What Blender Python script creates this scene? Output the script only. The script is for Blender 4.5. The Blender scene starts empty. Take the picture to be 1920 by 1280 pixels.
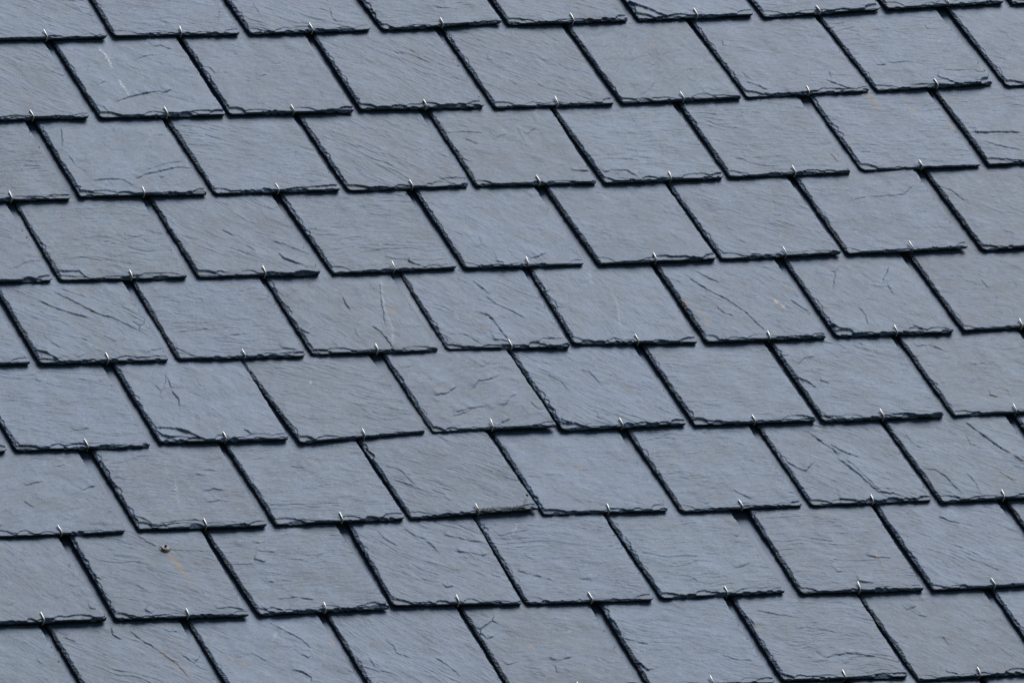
import bpy, math, random
import numpy as np
from mathutils import Matrix, Vector

# ------------------------------------------------------------------ frame of the roof plane (mm -> m)
PITCH = math.radians(50)                       # slope of the roof
C_, S_ = math.cos(PITCH), math.sin(PITCH)
ROOF = Matrix(((1, 0, 0, 0), (0, C_, -S_, 0), (0, S_, C_, 8.0), (0, 0, 0, 1)))   # u along eaves, v up slope, n outwards
def roofp(u, v, n=0): return ROOF @ Vector((u/1000, v/1000, n/1000))

# ------------------------------------------------------------------ camera
sc = bpy.context.scene
cam = bpy.data.cameras.new('camera'); camo = bpy.data.objects.new('camera', cam); sc.collection.objects.link(camo)
cam.sensor_width = 36; cam.lens = 586.3; cam.clip_start = 0.5; cam.clip_end = 3000
Rc = ((0.891053, -0.376764, 0.253126), (0.033413, 0.610603, 0.791232), (-0.452667, -0.696572, 0.556669))
Mc = Matrix(((Rc[0][0], Rc[1][0], Rc[2][0], -12.7512), (Rc[0][1], Rc[1][1], Rc[2][1], -19.6301), (Rc[0][2], Rc[1][2], Rc[2][2], 15.7065), (0, 0, 0, 1)))
camo.matrix_world = ROOF @ Mc
sc.camera = camo

# ------------------------------------------------------------------ light: bright overcast sky, soft sun from behind the right shoulder of the roof
SUN_EL, SUN_AZ = math.radians(60), math.radians(84)      # azimuth measured from +Y towards +X
w = bpy.data.worlds.new('World'); sc.world = w; w.use_nodes = True
nt = w.node_tree; bg = nt.nodes['Background']
sky = nt.nodes.new('ShaderNodeTexSky'); sky.sky_type = 'NISHITA'; sky.sun_disc = False
sky.sun_elevation = SUN_EL; sky.sun_rotation = SUN_AZ; sky.air_density = .7; sky.dust_density = 5.0; sky.ozone_density = .3
nt.links.new(sky.outputs[0], bg.inputs[0]); bg.inputs[1].default_value = 0.05
sl = bpy.data.lights.new('sun', 'SUN'); sl.energy = 5.0; sl.angle = math.radians(34); sl.color = (1.0, 0.99, 0.97)
so = bpy.data.objects.new('sun', sl); sc.collection.objects.link(so)
sd = Vector((math.sin(SUN_AZ)*math.cos(SUN_EL), math.cos(SUN_AZ)*math.cos(SUN_EL), math.sin(SUN_EL)))
so.rotation_euler = sd.to_track_quat('Z', 'Y').to_euler(); so.location = (0, 0, 30)
sc.view_settings.view_transform = 'Standard'; sc.view_settings.look = 'None'
sc.view_settings.exposure = -0.14; sc.view_settings.gamma = 1.0
sc.render.engine = 'CYCLES'; sc.cycles.max_bounces = 6
sc.render.filter_size = 1.5 if hasattr(sc.render, 'filter_size') else 1.5

# ------------------------------------------------------------------ materials
def mat(name):
    m = bpy.data.materials.new(name); m.use_nodes = True
    return m, m.node_tree, m.node_tree.nodes['Principled BSDF']
def N(nt, t, **k):
    n = nt.nodes.new(t)
    for a, v in k.items(): setattr(n, a, v)
    return n
def slate_mat():
    m, nt, p = mat('riven_slate')
    at = N(nt, 'ShaderNodeAttribute', attribute_name='tone')
    tc = N(nt, 'ShaderNodeTexCoord')
    oi = N(nt, 'ShaderNodeObjectInfo')
    off = N(nt, 'ShaderNodeVectorMath', operation='ADD'); nt.links.new(tc.outputs['Object'], off.inputs[0])
    sc3 = N(nt, 'ShaderNodeVectorMath', operation='SCALE'); sc3.inputs[0].default_value = (7.3, 3.1, 5.7); nt.links.new(oi.outputs['Random'], sc3.inputs['Scale'])
    nt.links.new(sc3.outputs[0], off.inputs[1])
    fine = N(nt, 'ShaderNodeTexNoise'); fine.inputs['Scale'].default_value = 420; fine.inputs['Detail'].default_value = 4; fine.inputs['Roughness'].default_value = .7
    nt.links.new(off.outputs[0], fine.inputs['Vector'])
    mot = N(nt, 'ShaderNodeTexNoise'); mot.inputs['Scale'].default_value = 26; mot.inputs['Detail'].default_value = 5; mot.inputs['Roughness'].default_value = .6
    nt.links.new(off.outputs[0], mot.inputs['Vector'])
    r1 = N(nt, 'ShaderNodeMapRange'); r1.inputs['From Min'].default_value = .3; r1.inputs['From Max'].default_value = .7; r1.inputs['To Min'].default_value = .70; r1.inputs['To Max'].default_value = 1.3
    nt.links.new(fine.outputs['Fac'], r1.inputs['Value'])
    r2 = N(nt, 'ShaderNodeMapRange'); r2.inputs['From Min'].default_value = .3; r2.inputs['From Max'].default_value = .7; r2.inputs['To Min'].default_value = .90; r2.inputs['To Max'].default_value = 1.1
    nt.links.new(mot.outputs['Fac'], r2.inputs['Value'])
    mu = N(nt, 'ShaderNodeMath', operation='MULTIPLY'); nt.links.new(r1.outputs[0], mu.inputs[0]); nt.links.new(r2.outputs[0], mu.inputs[1])
    mx = N(nt, 'ShaderNodeVectorMath', operation='SCALE'); nt.links.new(at.outputs['Color'], mx.inputs[0]); nt.links.new(mu.outputs[0], mx.inputs['Scale'])
    nt.links.new(mx.outputs[0], p.inputs['Base Color'])
    p.inputs['Roughness'].default_value = SL_ROUGH; p.inputs['Specular IOR Level'].default_value = SL_SPEC
    bp = N(nt, 'ShaderNodeBump'); bp.inputs['Strength'].default_value = .6; bp.inputs['Distance'].default_value = .00022
    nt.links.new(fine.outputs['Fac'], bp.inputs['Height']); nt.links.new(bp.outputs[0], p.inputs['Normal'])
    return m
SL_ROUGH, SL_SPEC = .6, .2
BASE = np.array([.0735, .1205, .198])
M_SLATE = slate_mat()
def simple(name, col, rough=.8, metal=0, nscale=None, amp=.2):
    m, nt, p = mat(name); p.inputs['Base Color'].default_value = (*col, 1); p.inputs['Roughness'].default_value = rough; p.inputs['Metallic'].default_value = metal
    if nscale:
        n = N(nt, 'ShaderNodeTexNoise'); n.inputs['Scale'].default_value = nscale; n.inputs['Detail'].default_value = 5
        tc = N(nt, 'ShaderNodeTexCoord'); nt.links.new(tc.outputs['Object'], n.inputs['Vector'])
        r = N(nt, 'ShaderNodeValToRGB'); r.color_ramp.elements[0].position = .3; r.color_ramp.elements[1].position = .7
        r.color_ramp.elements[0].color = (*[c*(1-amp) for c in col], 1); r.color_ramp.elements[1].color = (*[c*(1+amp) for c in col], 1)
        nt.links.new(n.outputs['Fac'], r.inputs[0]); nt.links.new(r.outputs[0], p.inputs['Base Color'])
    return m
M_STEEL = simple('stainless_wire', (.72, .71, .69), .5, .4, 900, .06)
M_WOOD = simple('dark_timber', (.045, .033, .024), .9, 0, 30, .3)
M_GROUND = simple('dark_lawn', (.035, .05, .022), .95, 0, 1.2, .35)
M_STRAW = simple('dry_straw', (.30, .25, .185), .9, 0, 700, .35)
M_SEED = simple('dark_seed', (.05, .03, .025), .9, 0, 900, .3)
M_CRUST = simple('pale_crust', (.38, .35, .31), .95, 0, 900, .35)
M_SOIL = simple('dark_speck', (.02, .018, .016), .9, 0, 900, .3)

# ------------------------------------------------------------------ noise
def _h(ix, iy, seed):
    h = (ix.astype(np.int64)*374761393 + iy.astype(np.int64)*668265263 + seed*974634777) & 0xffffffff
    h = ((h ^ (h >> 13))*1274126177) & 0xffffffff
    return ((h ^ (h >> 16)) & 0xffff)*(2*math.pi/65536)
def pn(x, y, seed):
    ix = np.floor(x); iy = np.floor(y); fx = x-ix; fy = y-iy
    ux = fx*fx*fx*(fx*(fx*6-15)+10); uy = fy*fy*fy*(fy*(fy*6-15)+10)
    def g(dx, dy):
        a = _h(ix+dx, iy+dy, seed); return np.cos(a)*(fx-dx)+np.sin(a)*(fy-dy)
    a = g(0, 0); b = g(1, 0); c = g(0, 1); d = g(1, 1)
    return 1.5*((a+(b-a)*ux)+((c+(d-c)*ux)-(a+(b-a)*ux))*uy)
def fbm(x, y, seed, o=3, r=.5):
    s = 0; a = 1
    for k in range(o): s = s+a*pn(x*2**k, y*2**k, seed+k*17); a *= r
    return s
def sstep(a, b, x):
    t = np.clip((x-a)/(b-a), 0, 1); return t*t*(3-2*t)

GAUGE = 225.0
def saw(f, w=.1):
    fr = f-np.floor(f)
    return np.where(fr < 1-w, fr/(1-w), (1-fr)/w)

def spaced(a, b, e, s0, s1, both=True):
    out = [a]; x = a
    while x < b-1e-6:
        d = min(x-a, b-x) if both else x-a
        x += s0 if d < e else s1
        out.append(min(x, b))
    if out[-1]-out[-2] < .2: out.pop(-2)
    return np.array(out)

def chips(h, al, d, L, n, rng, ra, rd, dep, T, seed, bias=None, steep=.0):
    """conchoidal flakes knocked off a dressed edge: al = along the edge, d = distance from it"""
    wob = 1.0*pn(al/5, d/3, seed)+.6*pn(al/1.8, d/1.5, seed+3)
    dd = d+wob
    for k in range(n):
        c = rng.uniform(-.5, .5)*L if bias is None else bias[k]
        a = rng.uniform(*ra); b = rng.uniform(*rd)*(.6+.4*min(1, a/ra[1]*2)); z = rng.uniform(*dep)
        m = (np.abs(al-c) < a)
        sk = rng.uniform(-.35, .35)
        q = ((al-c+sk*dd)/a)**2+(np.maximum(dd, 0)/b)**2
        ins = m & (q < 1)
        fl = T-z-(z*.3 if rng.random() >= steep else rng.uniform(1.5, 4.5))*(1-np.clip(dd/b, 0, 1))
        h[ins] = np.minimum(h[ins], fl[ins])
    return h

def polydist(X, Y, pts):
    best = np.full(X.shape, 1e9); sg = np.zeros(X.shape); tt = np.zeros(X.shape)
    seg = [math.dist(pts[i], pts[i+1]) for i in range(len(pts)-1)]; tot = sum(seg) or 1; acc = 0
    for i in range(len(pts)-1):
        ax, ay = pts[i]; bx, by = pts[i+1]; dx, dy = bx-ax, by-ay; l2 = dx*dx+dy*dy or 1
        t = np.clip(((X-ax)*dx+(Y-ay)*dy)/l2, 0, 1)
        d = np.hypot(X-ax-t*dx, Y-ay-t*dy); m = d < best
        best[m] = d[m]; tt[m] = ((acc+t*seg[i])/tot)[m]
        nx, ny = dy, -dx                               # turn so that + is the upper right side
        if nx*1+ny*1.3 < 0: nx, ny = -nx, -ny
        s = np.sign((X-ax)*nx+(Y-ay)*ny); sg[m] = s[m]; acc += seg[i]
    return best, sg, tt

def build_slate(name, sid, w, hook_x, phi, grain, feats, seed, coarse=False):
    rng = random.Random(seed); T = rng.uniform(6.4, 8.2); Lh = 530.0
    k = 3.0 if coarse else 1.0
    xs = spaced(-w/2, w/2, 9, .75*k, 1.3*k)
    y1 = spaced(0, GAUGE+18, 10, .65*k, 1.4*k, both=False)
    y2 = np.arange(GAUGE+18+25, Lh, 45)
    ys = np.concatenate([y1, y2, [Lh]])
    X, Y = np.meshgrid(xs, ys); X = X.copy(); Y = Y.copy()
    x0 = X.copy(); y0 = Y.copy()
    # ---- riven face
    a = math.radians(phi); s = x0*math.cos(a)+y0*math.sin(a); q = x0*math.sin(a)-y0*math.cos(a)
    ox = rng.uniform(0, 900)
    bend = 14*pn(x0/150+ox, y0/150, seed+5)+5*pn(x0/50+ox, y0/50, seed+6)
    qw = q+bend
    h = np.full(X.shape, T)
    gx, gy = rng.uniform(-.008, .008), rng.uniform(-.008, .008)
    h += gx*x0+gy*(np.minimum(y0, 240)-110)+1.1*pn(x0/120+ox, y0/120, seed+1)+.34*fbm(x0/38+ox, y0/38, seed+2, 3)
    # layered cleavage steps that run with the grain
    for (lam, amp, ls, lq, A, thr, so_) in ((7.5, .27, 48, 7, .8, .02, 11), (4.2, .21, 34, 4, .7, -.1, 31), (17, .36, 85, 17, 1.0, .14, 51), (46, .55, 150, 38, 1.1, .22, 71)):
        f = qw/lam+A*fbm(s/ls+ox, qw/lq, seed+so_, 3, .55)
        mask = sstep(thr, thr+.45, fbm(s/(ls*1.3)+ox, qw/(lq*2.2), seed+so_+9, 2))
        h += 1.4*grain*amp*mask*saw(f, .10 if lam > 10 else .16)
    # blotchy shells whose outline wanders
    n1 = fbm(x0/62+ox, y0/44, seed+90, 5, .55)
    for (c, amp) in ((.18, .35), (-.22, .35), (.42, .3), (-.45, .3)):
        mm = sstep(-.05, .5, pn(x0/40+ox, y0/40, seed+95+int(c*100)))
        h += (1.2-.5*grain)*amp*mm*sstep(-.013, .013, n1+.0022*(x0+y0-110)-c)
    # crinkle
    mg = .35+1.1*sstep(-.5, .6, fbm(x0/45+ox, y0/45, seed+41, 2))
    h += (.17*fbm(s/26, qw/2.8, seed+40, 3, .7)+.06*fbm(s/5, qw/2.2, seed+42, 2))*(.45+.75*grain)*mg+.06*pn(x0/1.9, y0/1.9, seed+44)
    base = BASE*(1+rng.uniform(-.10, .10)); base = base*np.array([1+rng.uniform(-.02, .01), 1, 1+rng.uniform(-.01, .02)])
    tone = 1+.15*fbm(x0/60+ox, y0/60, seed+60, 4)+.12*fbm(s/40+ox, qw/3.2, seed+63, 3, .65)+.14*fbm(x0/8, y0/8, seed+61, 4, .7)
    col = tone[..., None]*base
    def mixc(c, m):
        nonlocal col
        m = np.clip(m, 0, 1)[..., None]; col = col*(1-m)+np.array(c)*m
    # faint pale scuffs along the grain
    sc_ = sstep(.52, .85, fbm(s/22+ox, qw/2.6, seed+66, 3))
    mixc((.26, .30, .36), .32*sc_)
    mixc((.145, .135, .115), .30*rng.random()*sstep(.45, .95, fbm(x0/24+ox, y0/24, seed+67, 4, .65)))
    for (ty, val, rad, pts) in feats:
        wx = x0+1.6*pn(x0/9, y0/9, seed+7)+.7*pn(x0/3, y0/3, seed+8); wy = y0+1.6*pn(x0/9+50, y0/9, seed+7)+.7*pn(x0/3+50, y0/3, seed+8)
        if ty in 'dlr':
            d, sg, t = polydist(wx, wy, pts)
            tap = np.clip(np.minimum(t, 1-t)*7+.12, 0, 1)
            if ty == 'd': tap = tap*np.clip(1.0+.7*pn(t*sum(math.dist(pts[i_], pts[i_+1]) for i_ in range(len(pts)-1))/13, 0*t+.37, seed+9+pts[0][0]), .7, 1.4)
        if ty == 'd':
            hi = sg > 0
            val = min(val, 1.9); h += np.where(hi, val*1.7*tap*np.exp(-d/13), 0)
            h -= min(val, .9)*.6*tap*np.exp(-(d/1.0)**2)
        elif ty == 'l':
            tx = np.clip(.55+1.3*fbm(x0/3.5, y0/3.5, seed+13, 3), 0, 1)
            mixc((.36, .41, .46), val*1.0*tap**.5*np.exp(-(d/(2.2+1.6*pn(x0/8, y0/8, seed+16)))**2)*tx)
        elif ty == 'r':
            mixc((.150, .125, .100), val*.95*tap**.5*np.exp(-(d/5.2)**2)*(.6+.8*np.clip(.5+fbm(x0/4, y0/4, seed+14, 2), 0, 1)))
        else:
            cx, cy = pts[0]; rr = rad*1.05
            e = np.hypot((wx-cx), (wy-cy)*.8)/rr+.45*fbm(x0/(rr*.8+1), y0/(rr*.8+1), seed+15, 3)
            m = 1-sstep(.35, 1.15, e)
            if ty == 's': mixc((.20, .145, .095), val*m*.85)
            elif ty == 'w': mixc((.38, .32, .28), val*m)
            else: mixc((.055, .065, .085), val*m*.6)
    # ---- dressed edges
    dl = x0+w/2; dr = w/2-x0; db = y0
    # left: steep hatched bevel
    bl = 4.6*(1+.5*pn(y0/18, 0*y0+.5, seed+20)+.25*pn(y0/2.4, 0*y0+.3, seed+21))
    t = np.clip(dl/bl, 0, 1)
    hatch = .6+.8*np.clip(.5+1.0*pn(y0/1.5+dl*.5, dl/6, seed+22)+.3*pn(y0/6, dl/3, seed+23), 0, 1.4)
    h = h-(T*.46)*(1-t)**.9*np.clip(hatch, .25, 1.5)
    h = chips(h, y0-120, dl, 250, 18, rng, (1.5, 5), (3, 6), (.5, 1.8), T, seed+24)
    h = chips(h, y0-120, dl, 250, 7, rng, (3, 12), (4, 10), (.2, .7), T, seed+37)
    # right: narrow
    t = np.clip(dr/(2.4*(1+.5*pn(y0/6, 0*y0+.2, seed+25))), 0, 1); h = h-(T*.35)*(1-t)
    h = chips(h, y0-120, dr, 250, 10, rng, (3, 14), (2, 6), (.3, 1.0), T, seed+26)
    # bottom: overlapping half moon flakes
    bb = np.maximum(.5, 1.8*(1+1.1*pn(x0/30, 0*x0+.4, seed+27)+.6*pn(x0/6, 0*x0+.7, seed+28))); t = np.clip(db/bb, 0, 1)
    h = h-(T*.28)*(1-t)**1.2
    h = chips(h, x0, db, w, rng.randint(2, 9), rng, (4, 17), (2.5, 8.0), (.25, 1.4), T, seed+29, None, .3)
    h = chips(h, x0, db, w, rng.randint(5, 20), rng, (1.2, 8), (1.2, 5), (.5, 2.6), T, seed+38, None, .7)
    h = chips(h, x0, db, w, rng.randint(1, 5), rng, (10, 30), (5, 13), (.25, .8), T, seed+30)
    h = chips(h, x0, db, w, 1, rng, (16, 34), (9, 16), (1.0, 2.0), T, seed+31, [-w/2+rng.uniform(0, 16)])
    if rng.random() < .6: h = chips(h, x0, db, w, 1, rng, (14, 28), (8, 13), (.6, 1.5), T, seed+32, [w/2-rng.uniform(4, 14)])
    h = np.maximum(h, 1.3+.5*pn(x0/3, y0/3, seed+33))
    # dull, rough, slightly greener stone where the dressed edge is broken, with painted shade
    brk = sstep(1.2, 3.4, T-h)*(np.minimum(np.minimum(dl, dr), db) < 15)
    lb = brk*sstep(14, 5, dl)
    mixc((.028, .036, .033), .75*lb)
    mixc((.19, .215, .215), .85*lb*sstep(.1, .6, pn(y0/1.5+dl*.55, dl/3.2, seed+70)+.5*pn(y0/4, dl/4, seed+71)))
    # ---- outline wanders a little
    jl = 1.1*fbm(y0/22, 0*y0+.1, seed+34, 4, .6); jr = 1.1*fbm(y0/24, 0*y0+.6, seed+35, 4, .6); jb = .9*fbm(x0/26, 0*x0+.3, seed+36, 4, .6)
    cw = np.clip(1-dl/12, 0, 1); X = X+jl*cw-jr*np.clip(1-dr/12, 0, 1); Y = Y+jb*np.clip(1-db/12, 0, 1)
    # worn corners
    for cx, sx in ((-w/2, 1), (w/2, -1)):
        r_ = rng.uniform(2.0, 6.5)
        u_ = (x0-cx)*sx; sm = u_+y0; pu = np.clip(r_-sm, 0, None)*.5
        X = X+sx*pu*.9; Y = Y+pu*.9
    ny, nx = X.shape
    top = np.stack([X, Y, h], -1).reshape(-1, 3)/1000
    colr = col.reshape(-1, 3)
    idx = np.arange(nx*ny).reshape(ny, nx)
    q4 = np.stack([idx[:-1, :-1], idx[:-1, 1:], idx[1:, 1:], idx[1:, :-1]], -1).reshape(-1, 4)
    loop = np.concatenate([idx[0, :-1], idx[:-1, -1], idx[-1, ::-1][:-1], idx[::-1, 0][:-1]])
    n0 = nx*ny; m = len(loop); P = top[loop]
    r1 = P.copy(); jj = np.array([rng.uniform(-.0004, .0004) for _ in range(m)]); r1[:, 2] = P[:, 2]*.5
    r1[:, 0] += jj; r1[:, 1] += np.roll(jj, 7)
    r2 = P.copy(); r2[:, 2] = 0.0; c0 = np.array([0, Lh/2000, 0]); r2[:, :2] += (c0[:2]-r2[:, :2])*.004
    verts = np.concatenate([top, r1, r2, [c0]])
    n = np.arange(m); nn = (n+1) % m
    w1 = np.stack([loop, n0+n, n0+nn, loop[nn]], -1); w2 = np.stack([n0+n, n0+m+n, n0+m+nn, n0+nn], -1)
    tri = np.stack([n0+m+n, np.full(m, n0+2*m), n0+m+nn], -1)
    quads = np.concatenate([q4, w1, w2])
    me = bpy.data.meshes.new(name)
    me.vertices.add(len(verts)); me.vertices.foreach_set('co', verts.astype(np.float32).ravel())
    nl = len(quads)*4+len(tri)*3; me.loops.add(nl)
    me.loops.foreach_set('vertex_index', np.concatenate([quads.ravel(), tri.ravel()]).astype(np.int32))
    me.polygons.add(len(quads)+len(tri))
    ls = np.concatenate([np.arange(len(quads))*4, len(quads)*4+np.arange(len(tri))*3]).astype(np.int32)
    me.polygons.foreach_set('loop_start', ls)
    sm = np.ones(len(quads)+len(tri), dtype=bool); sm[len(q4):] = False
    me.update(calc_edges=True)
    me.polygons.foreach_set('use_smooth', sm)
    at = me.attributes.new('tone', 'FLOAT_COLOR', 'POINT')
    cc = np.ones((len(verts), 4), np.float32); cc[:, :3] = np.array([.020, .022, .021]); cc[:n0, :3] = colr  # side walls and underside near black: their shade is painted into the colour
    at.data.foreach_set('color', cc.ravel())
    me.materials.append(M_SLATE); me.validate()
    return me, T

def tube(name, paths, material, sides=8):
    """paths: list of (points in mm, radii in mm)"""
    V, Fc = [], []
    for pts, rad in paths:
        pts = [Vector(p) for p in pts]; b = len(V)
        for i, p in enumerate(pts):
            d = (pts[min(i+1, len(pts)-1)]-pts[max(i-1, 0)]).normalized()
            ax = d.cross(Vector((1, .13, .07))); ax = ax.normalized() if ax.length > .05 else d.cross(Vector((0, 1, 0))).normalized(); ay = d.cross(ax)
            r = rad[i] if hasattr(rad, '__len__') else rad
            for k in range(sides):
                t = 2*math.pi*k/sides; V.append((p+ax*r*math.cos(t)+ay*r*math.sin(t))/1000)
            if i:
                for k in range(sides): Fc.append((b+(i-1)*sides+k, b+(i-1)*sides+(k+1) % sides, b+i*sides+(k+1) % sides, b+i*sides+k))
        Fc.append(tuple(b+k for k in range(sides))[::-1]); Fc.append(tuple(b+(len(pts)-1)*sides+k for k in range(sides)))
    me = bpy.data.meshes.new(name); me.from_pydata([tuple(v) for v in V], [], Fc); me.update()
    for p in me.polygons: p.use_smooth = True
    me.materials.append(material)
    return me
def link(name, me, parent=None):
    o = bpy.data.objects.new(name, me); sc.collection.objects.link(o)
    if parent: o.parent = parent
    return o
def tag(o, label=None, cat=None, group=None, kind=None):
    for k_, v_ in (('label', label), ('category', cat), ('group', group), ('kind', kind)):
        if v_: o[k_] = v_

# ------------------------------------------------------------------ setting: ground, and the boarded roof under the slates
gm = bpy.data.meshes.new('ground'); gm.from_pydata([(-900, -900, 0), (900, -900, 0), (900, 900, 0), (-900, 900, 0)], [], [(0, 1, 2, 3)]); gm.materials.append(M_GROUND)
tag(link('ground', gm), kind='structure')
def boxes(name, bs, m):
    V, Fc = [], []
    for (x0, x1, y0, y1, z0, z1) in bs:
        b = len(V); V += [(x/1000, y/1000, z/1000) for z in (z0, z1) for y in (y0, y1) for x in (x0, x1)]
        Fc += [tuple(b+i for i in f) for f in ((0, 2, 3, 1), (4, 5, 7, 6), (0, 1, 5, 4), (2, 6, 7, 3), (0, 4, 6, 2), (1, 3, 7, 5))]
    me = bpy.data.meshes.new(name); me.from_pydata(V, [], Fc); me.materials.append(m); return me
bs = [(-2200, 2500, -1750, 1950, -80, -46)]
for i in range(-7, 8): bs.append((-2200, 2500, i*GAUGE+140, i*GAUGE+180, -45.8, -30))
deck = link('roof', boxes('roof', bs, M_WOOD)); deck.matrix_world = ROOF.copy(); tag(deck, kind='structure')
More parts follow.
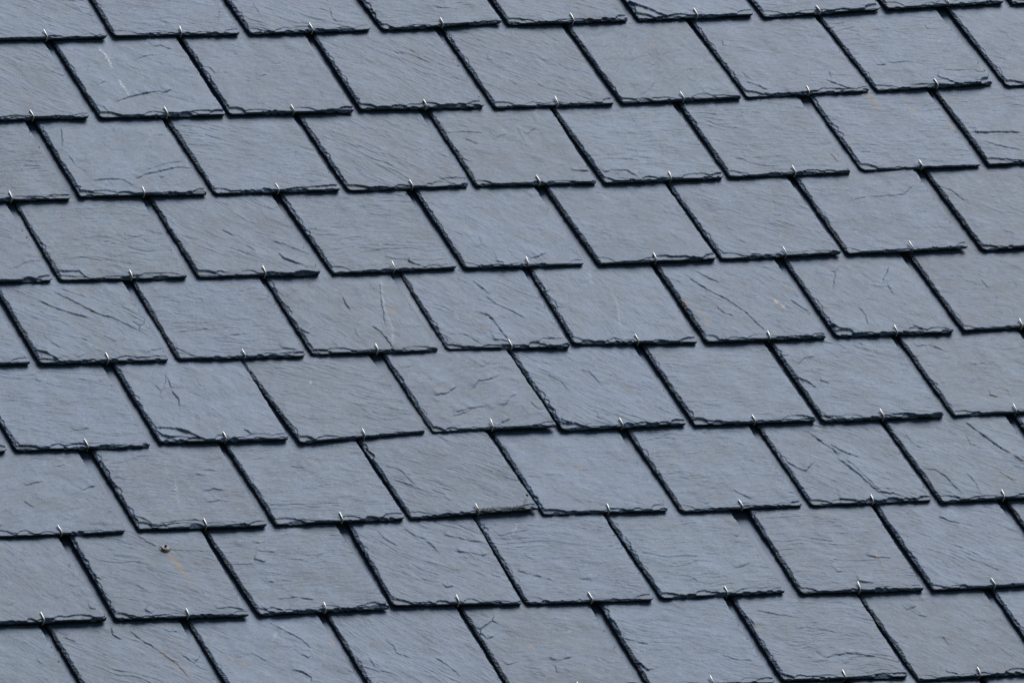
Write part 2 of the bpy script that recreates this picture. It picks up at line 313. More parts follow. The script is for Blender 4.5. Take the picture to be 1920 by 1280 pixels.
SLATES = [
('A0',0,0,-518.7,893.8,251.6,-0.68,11.9,-35,1.0,1.5,0,[]),
('A1',0,1,-258.0,895.8,239.1,-0.94,7.7,-15,1.0,0,0,[('d',0.3,0,[(108,70),(90,34)])]),
('A2',0,2,-2.7,894.3,235.3,0.6,3.9,-30,1.0,0,0,[('d',0.5,0,[(66,71),(56,35),(64,14)]),('d',0.4,0,[(-76,88),(-77,52)])]),
('A3',0,3,255.5,899.7,236.6,2.49,0.2,-5,1.0,1.5,0,[]),
('A4',0,4,500.9,899.6,235.0,0.65,9.3,-20,1.0,0,0,[]),
('A5',0,5,754.7,904.6,230.1,1.52,1.2,-30,1.0,0,0,[('d',1.5,0,[(-120,56),(-106,40),(-84,25),(-71,9),(-54,0)])]),
('A6',0,6,1006.9,907.6,238.8,3.29,-6.2,-10,1.0,0,0,[]),
('A7',0,7,1256.7,918.5,240.6,2.17,4.9,-5,1.0,0,0,[]),
('A8',0,8,1509.7,922.4,236.8,1.5,3.2,-20,0.7,0,0,[]),
('B0',1,0,-635.2,671.2,242.4,-0.83,14.5,-40,1.0,1.5,0,[]),
('B1',1,1,-377.2,667.7,236.0,-0.4,8.8,-40,0.45,0,0,[('d',1.1,0,[(-76,40),(-42,55),(-8,64),(19,69),(26,64),(52,75)]),('l',1.5,0,[(-40,205),(-37,179),(-38,144)]),('l',1.1,0,[(-41,108),(-41,83),(-41,57)]),('d',0.7,0,[(60,201),(78,205),(93,191)]),('d',0.5,0,[(17,166),(40,177),(58,177)]),('d',0.5,0,[(-87,92),(-67,104)]),('d',0.5,0,[(-116,38),(-103,27),(-97,9)])]),
('B2',1,2,-131.2,667.1,236.9,-0.39,3.2,-15,0.45,0,0,[('d',0.6,0,[(-118,141),(-104,136),(-100,115)]),('d',0.4,0,[(23,140),(50,151)]),('d',0.6,0,[(-21,105),(-2,111)])]),
('B3',1,3,120.8,670.2,238.2,-0.75,7.1,-45,1.0,0,0,[('d',0.6,0,[(44,171),(56,153)])]),
('B4',1,4,373.9,664.9,232.1,0.07,5.4,-40,1.0,0,0,[('d',0.5,0,[(-57,79),(-48,63)]),('d',0.4,0,[(-72,141),(-63,135)]),('s',0.4,2.7,[(110,154)]),('l',0.3,0,[(41,180),(57,177)]),('l',0.3,0,[(-67,90),(-53,74)])]),
('B5',1,5,622.4,668.4,235.0,1.19,4.4,30,0.45,0,0,[('d',0.6,0,[(-10,102),(5,114)]),('d',0.5,0,[(-67,20),(-42,39),(-28,54)]),('r',0.6,0,[(12,161),(21,165)]),('s',0.3,3.0,[(29,130)]),('s',0.3,4.7,[(69,47)])]),
('B6',1,6,876.2,677.1,245.5,1.78,0.8,-10,0.45,0,0,[('d',0.7,0,[(-108,43),(-90,28),(-74,9)]),('d',0.5,0,[(-102,71),(-92,39)]),('d',1.0,0,[(48,35),(63,22),(86,2)]),('d',0.5,0,[(69,61),(62,38)]),('d',0.6,0,[(-94,166),(-99,151)])]),
('B7',1,7,1131.1,686.0,237.7,2.72,5.0,-2,1.0,0,0,[('d',0.8,0,[(-83,72),(-65,71)]),('d',0.5,0,[(-56,75),(-21,76)]),('d',0.8,0,[(14,26),(28,15),(40,3)]),('d',0.6,0,[(73,183),(70,170)]),('l',0.3,0,[(91,140),(53,122)])]),
('B8',1,8,1391.2,687.7,237.8,2.37,7.2,-40,0.45,0,0,[]),
('C0',2,0,-754.9,449.8,235.9,-0.64,6.7,-3,1.0,0,0,[]),
('C1',2,1,-500.6,450.7,236.7,-1.35,1.1,10,0.45,1.5,0,[('d',0.5,0,[(-80,199),(-92,159),(-101,140)]),('d',0.7,0,[(-80,38),(-53,43),(-25,40),(-12,21)]),('d',0.8,0,[(-6,37),(23,54),(64,65),(94,75),(117,69)]),('d',0.5,0,[(16,62),(67,81),(115,94)]),('d',0.4,0,[(-98,119),(-96,89),(-83,62)]),('d',0.6,0,[(46,51),(48,43),(56,48)]),('d',0.4,0,[(84,170),(103,173)]),('l',0.3,0,[(58,146),(89,185)])]),
('C2',2,2,-247.9,448.9,237.9,0.11,1.7,-18,1.0,0,0,[]),
('C3',2,3,2.1,448.1,233.5,0.55,6.6,-45,1.0,0,0,[('d',0.8,0,[(66,17),(83,22),(113,19),(118,11)])]),
('C4',2,4,246.7,446.8,231.8,-0.9,5.6,-10,0.45,0,0,[('d',0.5,0,[(-113,153),(-81,157),(-36,149)]),('d',0.5,0,[(-30,130),(-12,141),(2,142)]),('d',0.5,0,[(-83,134),(-65,119)]),('d',0.5,0,[(39,141),(55,158),(70,163)]),('d',0.9,0,[(79,34),(112,30)]),('d',0.5,0,[(-113,77),(-97,65)]),('d',0.3,0,[(29,172),(27,136),(25,116)]),('s',0.3,6.0,[(97,78)])]),
('C5',2,5,492.9,444.8,233.7,0.97,11.8,-12,1.0,0,0,[('d',0.9,0,[(-107,25),(-94,32),(-62,29),(-52,9)])]),
('C6',2,6,739.9,449.7,237.3,0.2,9.7,-10,1.0,0,0,[('d',0.6,0,[(102,55),(105,27)]),('r',0.3,0,[(102,55),(105,27)]),('d',0.5,0,[(-84,52),(-64,43)])]),
('C7',2,7,1001.4,457.8,235.9,0.62,1.2,-5,1.0,0,0,[('r',0.8,0,[(-4,231),(-4,205),(-5,174)]),('s',0.7,7.3,[(58,165)]),('s',0.4,6.7,[(-110,72)]),('r',0.6,0,[(112,126),(111,100)]),('s',0.3,2.7,[(20,64)]),('d',0.4,0,[(-14,5),(21,-3)])]),
('C8',2,8,1254.2,462.0,237.5,1.0,2.6,-5,1.0,0,0,[('d',1.3,0,[(-108,93),(-85,90),(-60,91),(-10,84)]),('d',0.7,0,[(-100,66),(-76,49),(-35,32)])]),
('D0',3,0,-875.1,229.5,231.8,-0.82,4.5,-20,0.7,0,0,[('r',0.6,0,[(112,81),(115,62)]),('r',0.5,0,[(108,126),(110,106)]),('d',0.5,0,[(48,27),(86,50),(117,54)])]),
('D1',3,1,-626.9,225.4,236.4,-1.56,13.8,-4,1.0,1,0,[('d',1.2,0,[(-114,22),(-78,21),(-69,2)]),('d',0.4,0,[(-59,110),(-9,119),(22,116)]),('d',0.5,0,[(39,108),(84,122)])]),
('D2',3,2,-375.2,221.1,228.6,-0.76,10.5,-42,1.0,0,0,[('d',0.6,0,[(-20,129),(-2,108)]),('d',0.9,0,[(57,61),(61,39),(91,18)]),('d',0.5,0,[(56,94),(83,78),(114,47)])]),
('D3',3,3,-118.4,223.3,237.5,0.98,-0.9,-3,1.0,0,0,[('d',1.2,0,[(32,24),(48,4)])]),
('D4',3,4,129.1,222.5,228.9,-0.34,5.6,-60,0.45,0,0,[('d',0.4,0,[(-51,91),(-58,62),(-72,52)]),('d',0.9,0,[(16,16),(34,22),(53,32)]),('d',0.8,0,[(-52,11),(-41,8),(-43,-1)]),('r',0.4,0,[(73,98),(77,81)])]),
('D5',3,5,383.2,220.6,228.6,0.81,-4.2,-20,0.45,0,0,[]),
('D6',3,6,623.6,224.0,234.1,1.12,9.1,-35,1.0,1,0,[('s',0.6,2.7,[(38,131)]),('d',0.4,0,[(37,121),(42,113),(55,117)])]),
('D7',3,7,871.2,226.4,236.7,0.37,9.5,-15,0.45,3,0,[('d',0.5,0,[(-41,149),(-9,158)]),('d',0.5,0,[(-10,155),(65,159),(102,190)])]),
('D8',3,8,1132.1,223.7,231.8,1.22,1.5,-20,0.45,1.5,0,[('d',0.6,0,[(-111,186),(-95,172),(-85,141)])]),
('E0',4,0,-1002.1,9.3,231.1,-0.68,4.0,-20,0.7,0,0,[]),
('E1',4,1,-751.9,4.1,236.7,-1.42,6.5,-40,1.0,0,0,[('d',0.9,0,[(-61,176),(-48,163),(-18,138),(18,120)]),('d',0.8,0,[(-26,202),(2,174),(38,129),(60,119),(92,82),(100,96),(118,107)]),('d',0.6,0,[(-4,204),(32,181)]),('d',0.5,0,[(-87,74),(-68,37)]),('d',0.5,0,[(23,71),(38,51)]),('d',1.5,0,[(-118,34),(-99,24),(-84,2)]),('d',0.6,0,[(79,11),(94,25),(118,29),(123,20)]),('d',0.5,0,[(-46,10),(-29,19)])]),
('E2',4,2,-497.1,1.6,236.6,-1.41,5.2,-8,1.0,0,0,[('d',0.7,0,[(-115,30),(-96,12)]),('d',1.0,0,[(75,20),(109,13)]),('d',0.4,0,[(-91,102),(-41,96)]),('d',0.5,0,[(-20,56),(36,64)]),('d',0.4,0,[(-92,73),(-30,81)])]),
('E3',4,3,-246.4,2.4,236.7,-0.68,3.2,-60,0.45,0,0,[('d',0.9,0,[(-116,66),(-103,55)]),('d',0.4,0,[(-106,159),(-73,182)]),('l',0.5,0,[(92,205),(63,117),(56,63),(37,15)]),('d',0.6,0,[(90,205),(68,142),(45,69)]),('d',0.9,0,[(0,159),(-2,117)]),('d',0.8,0,[(18,72),(29,57),(33,25),(33,5)]),('d',0.5,0,[(-14,66),(-17,42)]),('r',0.6,0,[(82,126),(75,102)])]),
('E4',4,4,3.3,-0.3,230.9,-1.69,5.6,-48,1.0,0,0,[('d',0.8,0,[(8,196),(16,173),(24,156)]),('d',0.6,0,[(-18,199),(-5,188)]),('d',0.8,0,[(14,146),(26,121),(45,103),(62,78)]),('d',1.0,0,[(-24,105),(-3,89),(2,60),(1,40),(6,15)]),('d',0.4,0,[(-103,38),(-67,37),(-49,7)]),('d',0.9,0,[(-22,19),(-8,18),(3,11)]),('d',0.9,0,[(49,2),(70,21),(113,20)]),('s',0.8,2.3,[(-33,189)]),('s',0.7,4.7,[(-30,56)]),('s',0.7,2.7,[(-91,34)]),('s',0.6,3.0,[(-34,80)]),('s',0.5,3.0,[(38,153)])]),
('E5',4,5,246.2,1.1,232.5,-2.41,4.6,-70,0.45,0,0,[('d',0.9,0,[(-123,156),(-108,146)]),('d',0.5,0,[(-109,121),(-109,101)]),('l',0.4,0,[(10,149),(8,110),(-15,40)]),('d',0.4,0,[(24,114),(43,129)]),('l',0.3,0,[(-10,199),(-21,164)])]),
('E6',4,6,495.4,-3.6,230.9,-0.18,5.3,-45,1.0,0,0,[('d',0.9,0,[(-74,197),(-66,169),(-51,141),(-30,118),(-9,79),(-2,47),(5,16)]),('d',0.8,0,[(-49,201),(-39,183),(-18,162)]),('d',0.6,0,[(-57,94),(-49,74),(-35,66)]),('d',0.7,0,[(89,107),(111,71)]),('s',0.8,4.3,[(-36,138)]),('s',0.5,2.7,[(-21,127)]),('s',0.8,4.0,[(30,150)]),('s',0.7,2.7,[(43,207)]),('s',0.5,3.0,[(67,135)]),('s',0.5,2.3,[(83,157)]),('s',0.8,4.7,[(100,141)]),('s',0.7,4.0,[(109,137)]),('w',0.7,5.3,[(63,103)]),('w',0.7,4.7,[(70,90)]),('s',0.6,4.0,[(59,86)]),('s',0.4,3.3,[(58,123)]),('s',0.6,3.7,[(0,89)]),('s',0.5,4.0,[(22,80)]),('s',0.9,8.7,[(-111,107)]),('s',0.8,4.7,[(-95,81)]),('s',0.8,6.0,[(-89,56)]),('s',0.5,3.3,[(106,66)])]),
('E7',4,7,745.3,-0.9,228.7,-0.13,3.4,-50,0.45,0,0,[('d',0.5,0,[(-13,204),(-35,182),(-62,133)]),('d',0.6,0,[(77,197),(52,163),(38,143),(50,143)]),('d',0.5,0,[(49,148),(43,108)]),('d',0.7,0,[(-37,75),(-35,52),(-45,23)]),('d',2.0,0,[(-117,31),(-102,18),(-89,0)]),('d',0.6,0,[(-111,111),(-105,91),(-106,76)]),('d',0.8,0,[(41,18),(55,7)])]),
('E8',4,8,996.7,4.2,233.6,0.94,-2.4,-30,0.45,0,0,[('d',0.4,0,[(-13,90),(-12,85)]),('d',0.4,0,[(-18,139),(-16,113)])]),
('F0',5,0,-1137.8,-221.2,235.0,-0.61,12.4,-20,0.7,0,0,[]),
('F1',5,1,-880.6,-222.8,245.0,-1.04,7.6,-8,1.0,0,0,[('d',0.6,0,[(-3,47),(31,51)])]),
('F2',5,2,-619.1,-218.1,237.5,-0.93,2.2,-50,0.45,0,0,[('d',0.7,0,[(-38,179),(-42,147)]),('d',0.9,0,[(-45,140),(-41,116),(-48,94)]),('d',0.4,0,[(-67,158),(-65,143)]),('d',0.4,0,[(-77,120),(-49,157),(-32,195)]),('d',0.3,0,[(16,174),(13,150)]),('d',2.0,0,[(-116,35),(-87,33),(-65,23),(-43,4)]),('d',1.0,0,[(-117,20),(-86,2)]),('d',1.2,0,[(44,26),(51,11)]),('l',0.3,0,[(45,190),(56,202)])]),
('F3',5,3,-364.0,-223.7,240.6,3.55,2.8,-25,1.0,0,0,[('l',0.8,0,[(-22,162),(-25,153)])]),
('F4',5,4,-115.4,-217.2,231.7,-0.1,-3.6,15,0.45,3.5,0,[('d',0.4,0,[(-101,178),(-76,182)]),('d',0.5,0,[(47,170),(67,181)]),('d',0.8,0,[(8,113),(26,132),(45,133),(74,147)]),('d',0.8,0,[(-72,98),(-50,100),(-19,120)]),('r',0.4,0,[(-63,116),(-40,115)]),('d',0.8,0,[(-55,46),(-21,57),(8,61)]),('d',0.6,0,[(-70,35),(-36,45),(-9,61)]),('d',0.6,0,[(41,56),(62,79),(83,92)]),('d',0.5,0,[(94,67),(99,43)]),('d',0.9,0,[(4,4),(39,23)])]),
('F5',5,5,127.6,-224.0,236.7,0.56,-3.6,-45,1.0,0,0,[('d',0.6,0,[(-12,162),(1,154),(7,119)]),('d',0.5,0,[(-80,154),(-64,129),(-61,104)]),('k',0.6,13.3,[(49,104)]),('d',0.5,0,[(-43,29),(-22,8)]),('d',0.8,0,[(-113,24),(-98,11)])]),
('F6',5,6,376.2,-226.8,231.4,-0.06,-1.3,-6,1.0,0,0,[('d',0.5,0,[(-116,149),(-112,136),(-90,133)]),('s',0.5,2.7,[(12,164)])]),
('F7',5,7,621.9,-229.2,235.2,-0.09,-1.4,-20,1.0,0,0,[('d',0.7,0,[(-120,187),(-99,184)]),('d',0.6,0,[(-103,152),(-76,175),(-50,179)]),('d',1.2,0,[(-118,125),(-101,110),(-91,90)]),('d',0.6,0,[(-76,111),(-61,100)]),('l',0.4,0,[(-19,63),(7,44),(33,26)]),('l',0.4,0,[(-3,92),(13,89)])]),
('F8',5,8,873.4,-227.5,234.4,0.68,4.1,-10,0.45,0,0,[('d',0.6,0,[(-99,214),(-95,199),(-69,200),(-50,181)]),('d',0.4,0,[(-20,137),(12,141)]),('s',0.3,2.7,[(-29,135)]),('d',0.7,0,[(-25,48),(-11,43)]),('r',0.4,0,[(-25,46),(-11,43)])]),
('G1',6,1,-1015.3,-444.4,247.4,-0.63,6.4,20,0.45,0,0,[('d',0.6,0,[(-9,132),(12,141),(32,143)]),('d',0.8,0,[(87,114),(119,129)]),('d',0.7,0,[(-28,91),(-18,72)]),('d',0.5,0,[(64,181),(88,187)])]),
('G2',6,2,-749.6,-443.2,235.7,-0.8,5.3,-4,1.0,0,0,[('d',0.6,0,[(35,96),(57,101),(77,96)]),('d',0.7,0,[(31,65),(59,70)]),('d',1.0,0,[(-117,35),(-95,19),(-92,3)]),('l',0.4,0,[(-2,129),(-20,63)]),('l',0.3,0,[(0,182),(-10,139)]),('d',0.4,0,[(40,142),(70,135)]),('d',0.8,0,[(-76,9),(-41,16),(-8,17),(15,9)])]),
('G3',6,3,-495.7,-442.6,239.3,0.21,2.6,-6,1.0,0,0,[('d',0.5,0,[(-29,154),(1,146)])]),
('G4',6,4,-246.1,-438.6,239.3,1.28,8.5,-38,1.0,4.5,0,[('d',0.5,0,[(-106,142),(-83,130),(-74,81)]),('d',0.6,0,[(-37,49),(-28,34)]),('d',0.5,0,[(-105,103),(-76,79)])]),
('G5',6,5,-2.7,-447.9,234.6,-0.71,5.0,-15,0.45,0,0,[('s',0.4,4.0,[(-90,196)]),('s',0.4,4.7,[(-48,185)]),('s',0.7,3.3,[(-37,139)]),('s',0.6,2.7,[(-48,108)]),('s',0.7,4.7,[(2,125)]),('s',0.5,3.0,[(-70,87)]),('s',0.6,3.7,[(-92,55)]),('s',0.4,2.0,[(-41,37)]),('s',0.4,4.0,[(-20,15)]),('s',0.4,2.3,[(-94,98)])]),
('G6',6,6,252.1,-452.8,228.4,0.47,0.6,-3,1.0,0,0,[('d',0.7,0,[(2,49),(13,36),(27,21)]),('d',0.8,0,[(-65,13),(-51,21)])]),
('G7',6,7,499.4,-452.7,232.6,0.07,1.8,-42,1.0,0,0,[('d',1.0,0,[(-29,199),(-19,171),(-7,151),(-7,136)]),('d',0.8,0,[(-9,170),(6,143),(32,124)]),('d',0.9,0,[(-113,126),(-100,104),(-86,92),(-55,120)]),('d',1.1,0,[(-11,128),(-2,103),(9,73),(16,43),(21,23),(49,17),(64,6)]),('d',0.6,0,[(0,124),(10,97),(19,57),(25,25)]),('d',0.9,0,[(-59,11),(-25,4)])]),
('G8',6,8,745.2,-458.3,235.4,1.12,4.4,-38,1.0,0,0,[('d',1.0,0,[(32,218),(42,187),(55,157),(64,132),(79,111)]),('s',0.5,6.7,[(81,130)]),('l',0.3,0,[(79,214),(79,185)]),('d',0.4,0,[(17,180),(13,155),(27,135)]),('d',0.4,0,[(-93,203),(-95,169),(-84,148)]),('d',0.8,0,[(-109,92),(-88,88),(-78,65),(-74,38),(-71,16)]),('d',0.5,0,[(-35,77),(-31,42),(-37,13)]),('d',0.6,0,[(28,72),(42,41)]),('r',0.4,0,[(28,72),(42,41)]),('d',0.7,0,[(75,112),(86,92)]),('s',0.3,4.0,[(-108,119)])]),
('G9',6,9,994.4,-458.1,232.3,0.13,3.1,-20,0.7,0,0,[]),
('H1',7,1,-1140.0,-669.3,247.4,-0.55,9.3,-60,0.45,0,0,[('d',0.5,0,[(-38,42),(-24,55)]),('d',0.5,0,[(109,141),(118,155)]),('d',0.8,0,[(100,26),(112,23)])]),
('H2',7,2,-879.3,-672.5,239.9,-1.76,9.4,-30,1.0,1.5,0,[('d',0.6,0,[(-1,219),(21,190)]),('d',0.4,0,[(46,179),(111,173)]),('d',1.0,0,[(-122,114),(-108,104)]),('d',0.4,0,[(-55,89),(-39,69)]),('r',0.9,0,[(35,173),(42,142),(42,109)]),('r',0.4,0,[(42,109),(45,73)]),('d',1.0,0,[(-64,19),(-54,8)]),('d',1.0,0,[(65,14),(90,20),(116,12)]),('d',0.5,0,[(-117,67),(-112,58)])]),
('H3',7,3,-621.2,-673.2,240.0,0.62,2.4,-3,1.0,0,0,[('d',0.5,0,[(-115,136),(-71,133)]),('d',1.0,0,[(-68,147),(-50,136)]),('d',0.5,0,[(-78,210),(-56,201),(-35,187)]),('d',0.6,0,[(-55,170),(-20,161)]),('d',0.6,0,[(23,152),(53,147),(73,156)]),('d',0.6,0,[(-77,86),(-56,82)]),('d',0.7,0,[(-72,36),(-39,38),(-4,27)]),('d',1.0,0,[(-107,9),(-91,14),(-74,1)])]),
('H4',7,4,-374.0,-671.0,233.6,-2.7,1.4,-40,1.0,0,0,[('d',0.5,0,[(-72,206),(-69,182),(-52,158)]),('d',0.8,0,[(-24,210),(-10,186),(6,176),(17,138)]),('d',0.7,0,[(40,190),(72,177),(103,165)]),('d',0.8,0,[(49,142),(76,137),(93,129),(106,134)]),('d',0.8,0,[(-13,53),(-4,42),(9,46)]),('d',0.6,0,[(89,75),(104,70)]),('s',0.4,5.3,[(103,144)]),('d',1.0,0,[(-114,22),(-103,7),(-93,-7)])]),
('H5',7,5,-131.7,-680.5,236.0,-1.66,2.8,-8,1.0,2,0,[('d',0.6,0,[(-105,88),(-77,75),(-42,55)]),('d',0.5,0,[(-94,183),(-71,192)]),('l',0.5,0,[(-49,215),(-64,197),(-69,187)]),('d',0.5,0,[(3,61),(27,55)]),('l',0.3,0,[(-60,134),(-59,120)]),('l',0.4,0,[(-72,154),(-49,163)])]),
('H6',7,6,118.7,-678.9,234.2,0.82,6.6,-3,1.0,0,0,[('d',0.5,0,[(52,66),(88,80)]),('d',0.5,0,[(97,153),(112,169)]),('r',0.4,0,[(-10,12),(-4,10)]),('l',0.2,0,[(104,151),(113,140)])]),
('H7',7,7,377.6,-685.7,232.5,-1.24,-5.2,-4,1.0,0,0,[('s',0.5,7.3,[(63,91)]),('d',0.7,0,[(45,96),(61,86),(91,85)]),('s',0.3,6.7,[(58,55)]),('d',1.0,0,[(-2,23),(28,16)]),('d',0.6,0,[(-27,51),(-16,53)])]),
('H8',7,8,625.2,-689.5,232.5,0.56,2.6,-42,1.0,0,0,[('d',0.8,0,[(-15,199),(-1,183),(19,175)]),('d',0.5,0,[(10,59),(28,39)])]),
('H9',7,9,872.9,-689.6,229.1,-0.07,1.9,-20,0.7,0,0,[]),
('I1',8,1,-1265.3,-899.5,245.8,-1.42,10.1,-50,0.45,0,0,[('d',0.5,0,[(82,140),(84,130)])]),
('I2',8,2,-1006.4,-901.6,237.2,-0.96,5.9,-45,1.0,0,0,[('d',0.8,0,[(-10,222),(-14,198),(-5,184)]),('d',0.7,0,[(17,216),(30,182),(46,158),(67,111),(74,64)]),('r',0.4,0,[(46,158),(67,111),(74,64)]),('d',0.8,0,[(85,202),(104,202)]),('d',0.8,0,[(83,138),(98,113),(113,127)]),('d',0.4,0,[(-102,198),(-88,183)])]),
('I3',8,3,-751.8,-901.9,236.9,-0.59,4.7,-40,0.45,0,0,[('d',0.7,0,[(24,210),(47,179),(60,164),(68,138)]),('s',0.6,4.0,[(-84,118)]),('s',0.3,10.0,[(-68,101)]),('s',0.3,11.3,[(111,152)]),('s',0.3,4.0,[(77,144)]),('l',0.5,0,[(25,189),(8,162)]),('d',0.4,0,[(-40,132),(-26,108)]),('d',0.9,0,[(9,83),(26,78),(36,63),(32,49)]),('d',0.7,0,[(44,123),(53,113)])]),
('I4',8,4,-499.9,-901.2,237.7,-1.25,3.2,-50,1.0,0,0,[('d',0.5,0,[(-44,156),(-35,132),(-39,114),(-16,99)]),('d',0.6,0,[(25,97),(39,73),(51,40)]),('d',0.4,0,[(-92,112),(-93,74)]),('s',0.3,5.3,[(-73,148)])]),
('I5',8,5,-254.2,-906.9,234.8,-1.19,4.3,-20,0.45,0,0,[('d',0.9,0,[(-66,213),(-76,194),(-106,172),(-112,161),(-104,144),(-80,157)]),('d',0.7,0,[(-17,86),(-3,78),(26,86)]),('d',0.5,0,[(-100,73),(-74,81)]),('d',0.5,0,[(-14,64),(-18,46)]),('s',0.5,6.0,[(-35,122)]),('s',0.7,2.0,[(7,110)]),('w',0.5,2.7,[(50,158)]),('s',0.3,4.7,[(-53,191)])]),
('I6',8,6,-3.1,-909.3,231.3,-1.48,0.5,-20,0.7,0,0,[('d',0.9,0,[(-116,186),(-110,167),(-111,148)]),('d',0.6,0,[(-112,129),(-70,111)]),('d',1.5,0,[(-114,68),(-102,39)]),('d',0.5,0,[(45,76),(67,61),(101,55)])]),
('I7',8,7,247.2,-909.5,234.2,-1.48,-2.3,-8,1.0,0,0,[('d',0.6,0,[(-88,190),(-57,177),(-21,168)]),('d',0.5,0,[(-38,134),(-16,140),(1,132),(34,123)]),('d',0.8,0,[(-19,52),(1,61),(29,64),(78,53)]),('d',0.4,0,[(-26,76),(-16,52)]),('d',0.6,0,[(-126,194),(-110,170),(-109,146)]),('s',0.3,8.7,[(-105,141)])]),
('I8',8,8,494.3,-919.9,234.4,0.96,1.1,-55,0.45,0,0,[('d',0.8,0,[(-35,172),(-21,164)]),('d',0.6,0,[(-50,188),(-28,195)]),('d',0.9,0,[(-58,15),(-39,6)]),('d',0.5,0,[(-19,114),(-18,85)])]),
('I9',8,9,741.0,-921.0,228.1,0.42,1.2,-20,0.7,0,0,[]),
('A-1',0,-1,-768.7,893.8,239.0,0.0,0.0,-20,0.7,0,1,[]),
('B-1',1,-1,-885.2,671.2,239.0,0.0,0.0,-20,0.7,0,1,[]),
('C9',2,9,1504.2,462.0,239.0,0.0,0.0,-20,0.7,0,1,[]),
('D9',3,9,1382.1,223.7,239.0,0.0,0.0,-20,0.7,0,1,[]),
('E9',4,9,1246.7,4.2,239.0,0.0,0.0,-20,0.7,0,1,[]),
('F9',5,9,1123.4,-227.5,239.0,0.0,0.0,-20,0.7,0,1,[]),
('G0',6,0,-1265.3,-444.4,239.0,0.0,0.0,-20,0.7,0,1,[]),
('H0',7,0,-1390.0,-669.3,239.0,0.0,0.0,-20,0.7,0,1,[]),
('J1',9,1,-1375.0,-1125.0,239.0,0.0,0.0,-20,0.7,0,1,[]),
('J2',9,2,-1125.0,-1125.0,239.0,0.0,0.0,-20,0.7,0,1,[]),
('J3',9,3,-875.0,-1125.0,239.0,0.0,0.0,-20,0.7,0,1,[]),
('J4',9,4,-625.0,-1125.0,239.0,0.0,0.0,-20,0.7,0,1,[]),
('J5',9,5,-375.0,-1125.0,239.0,0.0,0.0,-20,0.7,0,1,[]),
('J6',9,6,-125.0,-1125.0,239.0,0.0,0.0,-20,0.7,0,1,[]),
('J7',9,7,125.0,-1125.0,239.0,0.0,0.0,-20,0.7,0,1,[]),
('J8',9,8,375.0,-1125.0,239.0,0.0,0.0,-20,0.7,0,1,[]),
('J9',9,9,625.0,-1125.0,239.0,0.0,0.0,-20,0.7,0,1,[]),
('J10',9,10,875.0,-1125.0,239.0,0.0,0.0,-20,0.7,0,1,[]),
]
LOOK = {
'A0':'slate with fine diagonal grain','A1':'plain slate clipped by the top edge','A2':'slate with a splintered lower right corner','A3':'thick-edged slate with ragged lower flakes',
'A4':'smooth slate cut off by the top edge','A5':'slate with a dark slanting crack at lower left','A6':'slate with a bent lower left corner','A7':'thin sliver of slate with sharp lower edge','A8':'corner-only slate at the top right',
'B0':'half-seen slate with fine diagonal grain','B1':'slate with white streak and short black crack','B2':'smooth slate with two short faint nicks','B3':'slate with strong diagonal grain','B4':'slate with diagonal grain and tidy edge',
'B5':'mottled slate with tiny brown speck','B6':'broad pale slate with slanting crack at lower right','B7':'slate with short dashes and arched chips by hook','B8':'narrow visible slate with serrated left edge',
'C0':'slate with level grain lines','C1':'slate with long wavy lines near its foot','C2':'smooth slate with faint slanting grain','C3':'slate with diagonal grain and chipped right corner','C4':'slate with branching hairlines and dark short slit',
'C5':'slate with arched flake at its left corner','C6':'slate with greenish scratch near right edge','C7':'slate with tan rust patch and streak','C8':'slate with two long level cracks',
'D0':'slate with rusty scratches by its right edge','D1':'slate with boxy flake missing at lower left','D2':'slate with bold diagonal grain and curled corner','D3':'slate with level grain and short dark nick','D4':'mottled slate with curved crack above its hook',
'D5':'smooth slate with an even surface','D6':'slate with small brown dot and hooked line','D7':'slate propped up with a thick shadow','D8':'smooth slate with slanting line at top left',
'E0':'small corner of smooth slate','E1':'slate with long diagonal cracks and chipped corner','E2':'slate with level ripples and chipped corners','E3':'slate with pale vertical vein and cracks','E4':'slate with curved diagonal cracks and rust specks',
'E5':'slate with faint pale vertical marks','E6':'slate speckled with orange rust and long cracks','E7':'slate with chunky black chip at lower left','E8':'smooth slate with small faint scratches',
'F0':'tiny dark corner of slate','F1':'wide slate with soft level grain','F2':'slate with big stepped flake at lower left','F3':'slate with fine grain and pale dot','F4':'propped slate with scattered curved cracks',
'F5':'slate with round dark smudge','F6':'slate with level ripples and shaggy lower edge','F7':'slate with pale scratch and left side cracks','F8':'slate with forked hairline near its top',
'G1':'smooth slate with few short scratches','G2':'slate with pale vertical marks and scalloped edge','G3':'slate with even fine level grain','G4':'propped slate with straw bits at its foot','G5':'slate dotted with small brown specks',
'G6':'slate with level grain and layered lower corner','G7':'slate with long double diagonal crack','G8':'slate with long crack running off the picture','G9':'narrow wedge of slate at the right edge',
'H1':'smooth slate with soft mottling','H2':'slate with crusty dropping and brown streak','H3':'slate with wavy level cracks','H4':'slate with curved diagonal hairlines','H5':'slate with faint curved sweeping grain',
'H6':'slate with level grain and pale right margin','H7':'slate with brown star-shaped stain','H8':'slate with smooth diagonal grain','H9':'small wedge of slate at the right edge',
'I1':'smooth slate cropped at the bottom left','I2':'slate with long brownish diagonal crack','I3':'slate with brownish smudges and angular crack','I4':'slate with strong diagonal wavy grain','I5':'slate with forked black crack at top left',
'I6':'slate with notched left edge','I7':'slate with long level wavy cracks','I8':'smooth slate with short vertical scratches','I9':'narrow wedge of slate at bottom right',
}
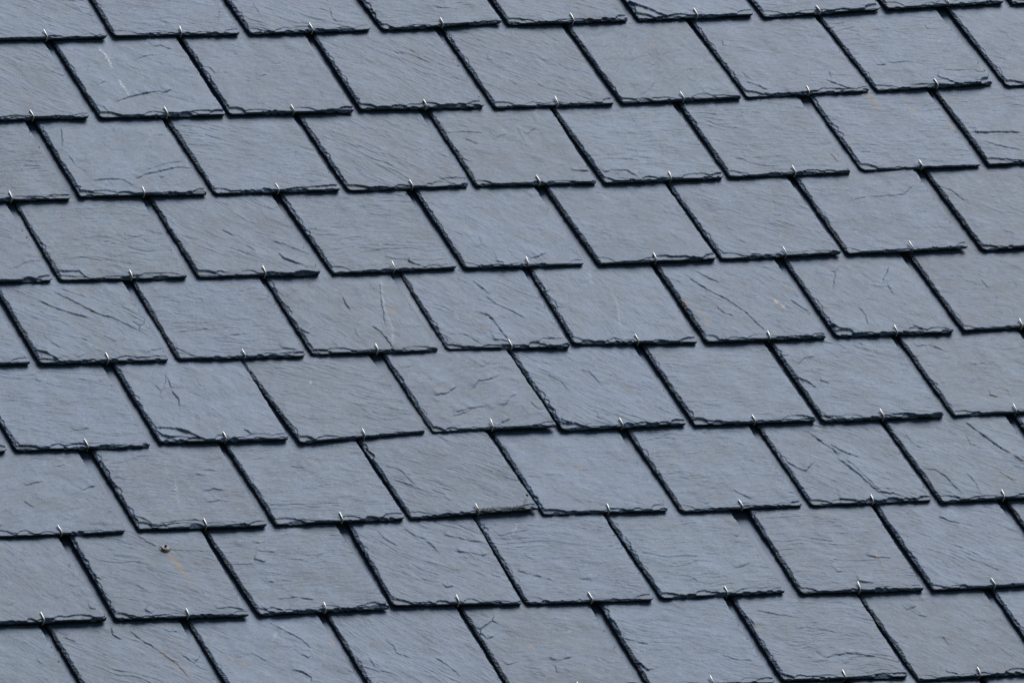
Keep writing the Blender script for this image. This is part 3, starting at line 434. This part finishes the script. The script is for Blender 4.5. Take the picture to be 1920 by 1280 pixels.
# ------------------------------------------------------------------ the slates, one object each, with its wire hook
def hook_mesh(T, hx, rng):
    lift = rng.uniform(.2, 2.2); ln = rng.uniform(15.5, 19.5); r = 1.35; lean = rng.uniform(-1.2, 1.2)
    pts = [(hx, 62, -2.4), (hx, 20, -2.2), (hx, 3, -2.0), (hx, 2.0, -1.4), (hx, 1.4, -.6), (hx, 1.2, .8), (hx, 1.0, T*.4), (hx, .6, T-2.4), (hx, .8, T-.2), (hx+lean*.3, 2.6, T+1.0+lift*.12), (hx+lean, ln*.6, T+1.6+lift*.6), (hx+lean*1.5, ln, T+1.6+lift)]
    return tube('hook', [(pts, 1.25)], M_STEEL, 8)
ROWN = ['top', 'second', 'third', 'fourth', 'fifth', 'sixth', 'seventh', 'eighth', 'bottom']
NTH = ['first', 'second', 'third', 'fourth', 'fifth', 'sixth', 'seventh', 'eighth', 'ninth']
TILT = (8.2+.8)/GAUGE
first_col = {}
for r_ in SLATES:
    if not r_[11]: first_col[r_[1]] = min(first_col.get(r_[1], 99), r_[2])
ring = None
for n_, (sid, row, colm, u, v, wd, an, hx, phi, gr, lift, nom, feats) in enumerate(SLATES):
    rng = random.Random(1000+n_)
    if nom:
        if ring is None: ring = [build_slate('slate', 'r', 240, 0, -25, .8, [], 9000+j, coarse=True) for j in range(3)]
        me, T = ring[n_ % 3]
    else:
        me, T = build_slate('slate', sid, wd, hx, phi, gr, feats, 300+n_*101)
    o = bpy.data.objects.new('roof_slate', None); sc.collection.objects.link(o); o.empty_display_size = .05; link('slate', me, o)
    roll = -lift/wd                                # right side lifted a little off the course below
    o.matrix_world = ROOF @ Matrix.Translation((u/1000, v/1000, lift/2000+.0005)) @ Matrix.Rotation(math.radians(an), 4, 'Z') @ Matrix.Rotation(roll, 4, 'Y') @ Matrix.Rotation(-TILT, 4, 'X')
    if nom:
        tag(o, 'plain blue-grey slate just past the edge of the view', 'roof slate', 'slates just past the edge of the view')
        continue
    look = LOOK.get(sid, 'plain grey slate')
    k = colm-first_col[row]
    place = ('leftmost' if k == 0 else 'rightmost' if k == 8-first_col[row]+first_col[row] and not [q for q in SLATES if q[1] == row and q[2] > colm and not q[11]] else NTH[k]+' from left')
    tag(o, f"{look}, {place} in the {ROWN[row]} course", 'roof slate', 'roof slates hung in half-bond courses')
    link('hook', hook_mesh(T, hx, rng), o)
    H = o

# ------------------------------------------------------------------ small debris
def at_roof(o, u, v, n): o.matrix_world = ROOF @ Matrix.Translation((u/1000, v/1000, n/1000))
rng = random.Random(5)
def blob(name, r, seed, m, sq=(1, 1, .6)):
    import bmesh
    bm = bmesh.new(); bmesh.ops.create_icosphere(bm, subdivisions=4, radius=1)
    for vv in bm.verts:
        c = vv.co
        d = 1+.35*float(pn(np.array([c.x*1.7+c.z]), np.array([c.y*1.7-c.z]), seed)[0])+.22*float(pn(np.array([c.x*4+c.z*3]), np.array([c.y*4-c.z*2]), seed+1)[0])
        vv.co = Vector((c.x*sq[0], c.y*sq[1], c.z*sq[2]))*d*r/1000
    me = bpy.data.meshes.new(name); bm.to_mesh(me); bm.free(); me.materials.append(m)
    for p in me.polygons: p.use_smooth = True
    return me
dr_ = bpy.data.objects.new('dried_dropping', None); sc.collection.objects.link(dr_); at_roof(dr_, -839, -492, 3)
tag(dr_, 'tiny crusty pale dropping with a dark speck above a brown streak', 'dropping')
p_ = link('crust', blob('crust', 5.6, 3, M_CRUST, (1.1, 1.25, .45)), dr_)
p_ = link('speck', blob('speck', 1.7, 8, M_SOIL, (1.1, 1.2, 1.1)), dr_); p_.location = (.0015, .0035, .0035)
p_ = link('rim', tube('rim', [([(-8, 7, 1), (-7.5, 3, 2), (-6.5, -2, 2), (-3, -5.5, 2.2), (1, -6, 2.4), (6, -3, 2), (10, -2.5, 1)], [.5, .9, 1.0, 1.1, 1.2, 1.0, .4])], simple('brown_stalk', (.16, .12, .09), .9), 6), dr_)

deb = bpy.data.objects.new('dry_sprig', None); sc.collection.objects.link(deb); at_roof(deb, -242, -437, 11)
tag(deb, 'dry straw-coloured plant scraps caught along a slate edge beside its hook', 'plant debris', kind='thing')
paths = []
for k in range(46):
    x = rng.uniform(-5, 88); y = 3.5+rng.gauss(0, 1.6); l = rng.uniform(4, 13); a = rng.gauss(0, .35)
    paths.append(([(x, y, rng.uniform(-.5, .6)), (x+l*.5*math.cos(a), y+l*.5*math.sin(a)+rng.uniform(-.8, .8), rng.uniform(.2, 1.6)), (x+l*math.cos(a), y+l*math.sin(a), rng.uniform(-.6, .8))], [.3, rng.uniform(.35, .8), .2]))
link('stalks', tube('stalks', paths, M_STRAW, 5), deb)
link('stem', tube('stem', [([(86, 4, 1), (93, 12, 2.5), (98, 20, 4), (103, 27, 5)], [.45, .4, .35, .3])], M_STRAW, 6), deb)
hd = link('seed_head', blob('seed_head', 1.9, 21, M_SEED, (.8, 1.4, .8)), deb); hd.location = (.104, .029, .0052)
